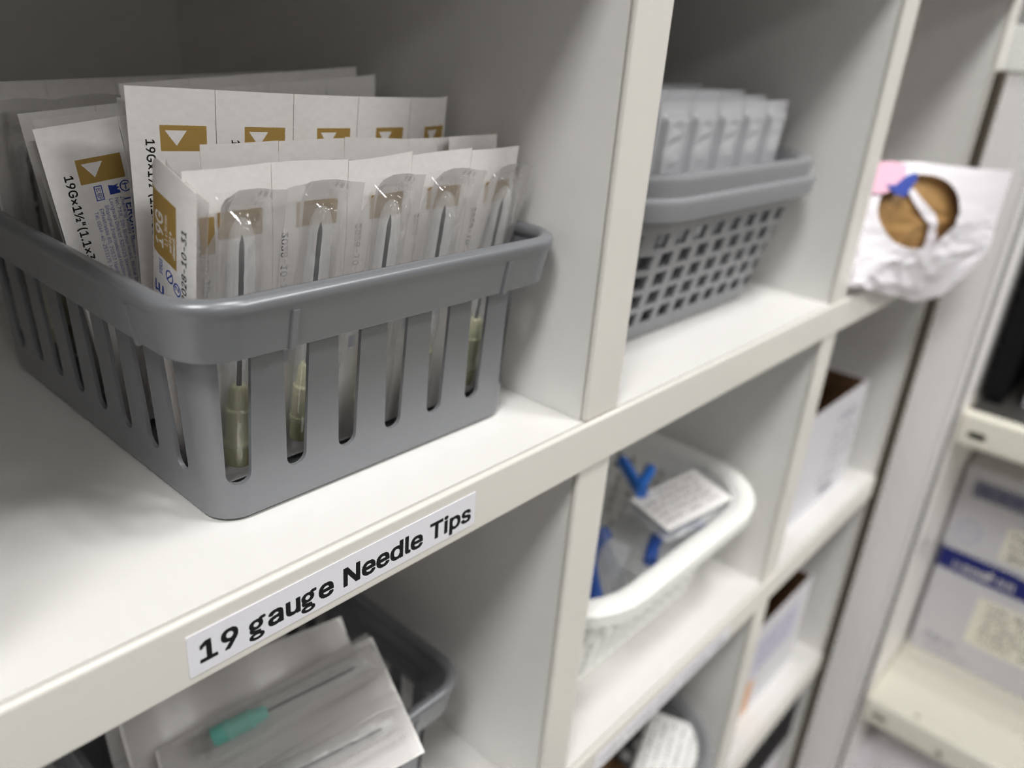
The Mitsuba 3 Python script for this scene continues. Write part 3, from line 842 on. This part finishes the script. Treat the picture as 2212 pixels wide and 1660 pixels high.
put(t + '__blue_label', bk, 'blue_ink', label='blue corner of the label')
bkm = grid_slab(lambda u, v, d: bag_pt(u, v, d) + np.stack([.0006 + 0 * u, .011 * np.sin(u * math.pi) ** .5 * np.sin(np.clip(v * 1.2, 0, 1) * math.pi) ** .5 + .0012, 0 * u], 1), np.linspace(0, 1, 31), np.linspace(0, 1, 31), .0003)
put(t + '__back', bkm, 'bag_white', 40)

# ------------------------------------------------------------------ steel rack standing at right angles to the unit
XR, YF = 0.4485, -0.0300
rack = thing('steel_rack', 'cream enamelled steel rack with slotted shelf fronts, end post against the cubby unit', 'rack')
put(rack + '__post', rbox((XR, YF + .0022, -1.15), (XR + .0016, .0140, .1430), .0006), 'post_enamel', 30)
put(rack + '__post_edge', rbox((XR - .0012, YF - .0012, -1.15), (XR + .0040, YF + .0024, .1430), .0012), 'post_enamel', 30)
put(rack + '__end_cap', rbox((XR - .0030, YF - .0030, .1180), (XR - .0002, .0100, .1460), .0012), 'white_plastic', 30)
put(rack + '__end_panel', rbox((XR + .0045, YF - .0060, -1.15), (XR + .44, YF - .0040, .1430), .0005), 'post_enamel', 30)
put(rack + '__post', rbox((XR, -1.040, -1.15), (XR + .0016, -1.006, .1430), .0006), 'post_enamel', 30)
for zs in (-.120, -.4065, -.700):
    b = m3.Manifold(m3.Mesh(*[np.asarray(x, dt) for x, dt in zip((lambda q: (q.vertices, q.faces))(rbox((XR, -1.03, zs - .0270), (XR + .44, YF - .0065, zs), .0035)), (np.float32, np.uint32))]))
    b = b - m3.Manifold.cube((.430, .985, .0235)).translate((XR + .0018, -1.026, zs - .0255))
    holes = []
    for k in range(12):
        y = -.0508 - k * .0885
        slot = shapely.union_all([sg.Point(y - .0035, zs - .0165).buffer(.0032, quad_segs=5), sg.Point(y + .0035, zs - .0165).buffer(.0032, quad_segs=5)]).convex_hull
        if zs == -.120 or k % 1 == 0:
            holes.append(prism(slot, 'x', XR - .003, XR + .004))
        holes.append(prism(sg.Point(y - .052, zs - .0190).buffer(.0032, quad_segs=5), 'x', XR - .003, XR + .004))
        holes.append(m3.Manifold.cylinder(.02, .0022, .0022, 14).translate((XR + .009, y - .0270, zs - .01)))
    b = b - m3.Manifold.batch_boolean(holes, m3.OpType.Add)
    put(rack + '__shelf', tm(b), 'rack_enamel', 28)

put(rack + '__gap_shade_strip', rbox((XE + .0006, -.0022, -.7), (XE + TU - .0003, .0013, .1180), .0006), 'gap_shade_brown', 30, label='dark brown strip painted as the shade between rack and cubby unit')  # dark strip laid over the upright's edge in place of the gap's shade
t = thing('mat', 'dark rubber mat lying on the upper shelf of the steel rack', 'mat')
put(t, rbox((XR + .0095, -1.0, -.1198), (XR + .43, YF - .0090, -.1180), .0005), 'dark_mat', 30)
t = thing('box', 'black slab added for the shade before the rack end panel on the dark mat', 'box')
put(t, rbox((XR + .030, -.0560, -.1178), (XR + .40, -.0420, .1360), .003), 'black_plastic', 30)  # added black slab, darkens the upper compartment like shade on the end panel
t = thing('box', 'pale lilac box at the right picture edge on the dark mat', 'box')
put(t, rbox((.4890, -.1900, -.1178), (.6000, -.0680, -.0200), .0015), 'carton_white', 30)


def rack_carton(t, x0, x1, y0, y1, z0, z1):
    put(t + '__carton', rbox((x0, y0, z0), (x1, y1, z1), .0012), 'carton_white', 30)
    return frame((x0 - .00003, y1, z0), (0, -1, 0), (0, 0, 1))


t = thing('carton', 'white carton with a navy name band and script on the lower rack shelf', 'box')
Fc = rack_carton(t, .5520, .7400, -.3100, -.0405, -.4063, -.2880)
put(t + '__band', moved(flat(sg.Polygon([(.0005, .0955), (.0005, .1175), (.060, .1165), (.10, .1100), (.2690, .1100), (.2690, .0905)]), .00004), Fc), 'navy_ink', label='navy band')
put(t + '__lettering', moved(tr(flat(shapely.union_all(greek(.014, .0995, .052, .0095, random.Random(43)))), 0, 0, .00008), Fc), 'white_ink', label='white script on the band')
put(t + '__sticker', moved(flat(rrect(.0420, .030, .110, .082, .002), .00006), Fc), 'rack_enamel', label='cream sticker')
put(t + '__lettering', moved(tr(lines(.052, .072, .108, 5, .009, .0058, 31), 0, 0, .0001), Fc), 'black_ink', label='black lettering on the sticker')
put(t + '__lettering', moved(cat(tr(text('CE', .0068, True), .010, .016), lines(.022, .016, .042, 1, .01, .0060, 44), lines(.014, .0065, .060, 1, .006, .0035, 33)), Fc), 'slate_ink', label='small blue-grey lettering')
t = thing('carton', 'white carton with dark blue heading stacked on the navy-banded carton', 'box')
Fc = rack_carton(t, .5520, .7400, -.3100, -.0390, -.2878, -.2030)
put(t + '__heading', moved(flat(rrect(.0100, .0560, .090, .0730, .003), .00004), Fc), 'slate_ink', label='dark blue heading block')
put(t + '__lettering', moved(tr(flat(shapely.union_all(greek(.015, .0620, .066, .0075, random.Random(45)))), 0, 0, .00008), Fc), 'navy_ink')
put(t + '__seal', moved(flat(sg.Point(.0180, .0210).buffer(.0110).difference(sg.Point(.0180, .0210).buffer(.0080)).union(sg.box(.011, .0195, .025, .0225))), Fc), 'lilac_ink', label='pale round seal')
put(t + '__sticker', moved(flat(rrect(.0460, .006, .110, .040, .002), .00006), Fc), 'rack_enamel', label='cream sticker')
put(t + '__lettering', moved(tr(lines(.052, .029, .108, 3, .010, .0070, 35), 0, 0, .0001), Fc), 'black_ink', label='black lettering on the sticker')

t = thing('bag', 'bulging white plastic bag with blue print under the lower rack shelf', 'bag')
ico = trimesh.creation.icosphere(4, 1.0)
v = ico.vertices
nz = meshkit.fbm(v * 2.3 + 5, 4, 8) - .5
v = v * (1 + .28 * nz[:, None])
v = np.sign(v) * np.abs(v) ** .8
ico.vertices = v * [.075, .110, .115] + [.5560, -.1350, -.5780]
ico.vertices[:, 2] = np.maximum(ico.vertices[:, 2], -.6995)
put(t + '__body', ico, 'bag_white', True)
put(t + '__print_block', moved(tr(lines(.030, .0, .100, 2, .022, .0150, 46), 0, 0), frame((.4740, -.0600, -.5100), (.03, -1, 0), (.25, 0, 1))), 'blue_ink', label='blue print')

# ------------------------------------------------------------------ things that repeat
for k, v in labels.items():
    if '__' in k or 'category' not in v:
        continue
    for start, g in (('needle_strip', 'strips of needle packs in the slotted baskets'), ('needle_pack', 'strips of needle packs in the slotted baskets'), ('blister_sheet', 'blister sheets in the nested grey baskets'),
                     ('pouch', 'pouches in the white basket'), ('ceiling_light', 'ceiling light panels'), ('shelf_label', 'label strips on the shelf edges'),
                     ('basket', 'plastic baskets in the cubby openings'), ('carton', 'printed cartons')):
        if k.startswith(start):
            v['group'] = g
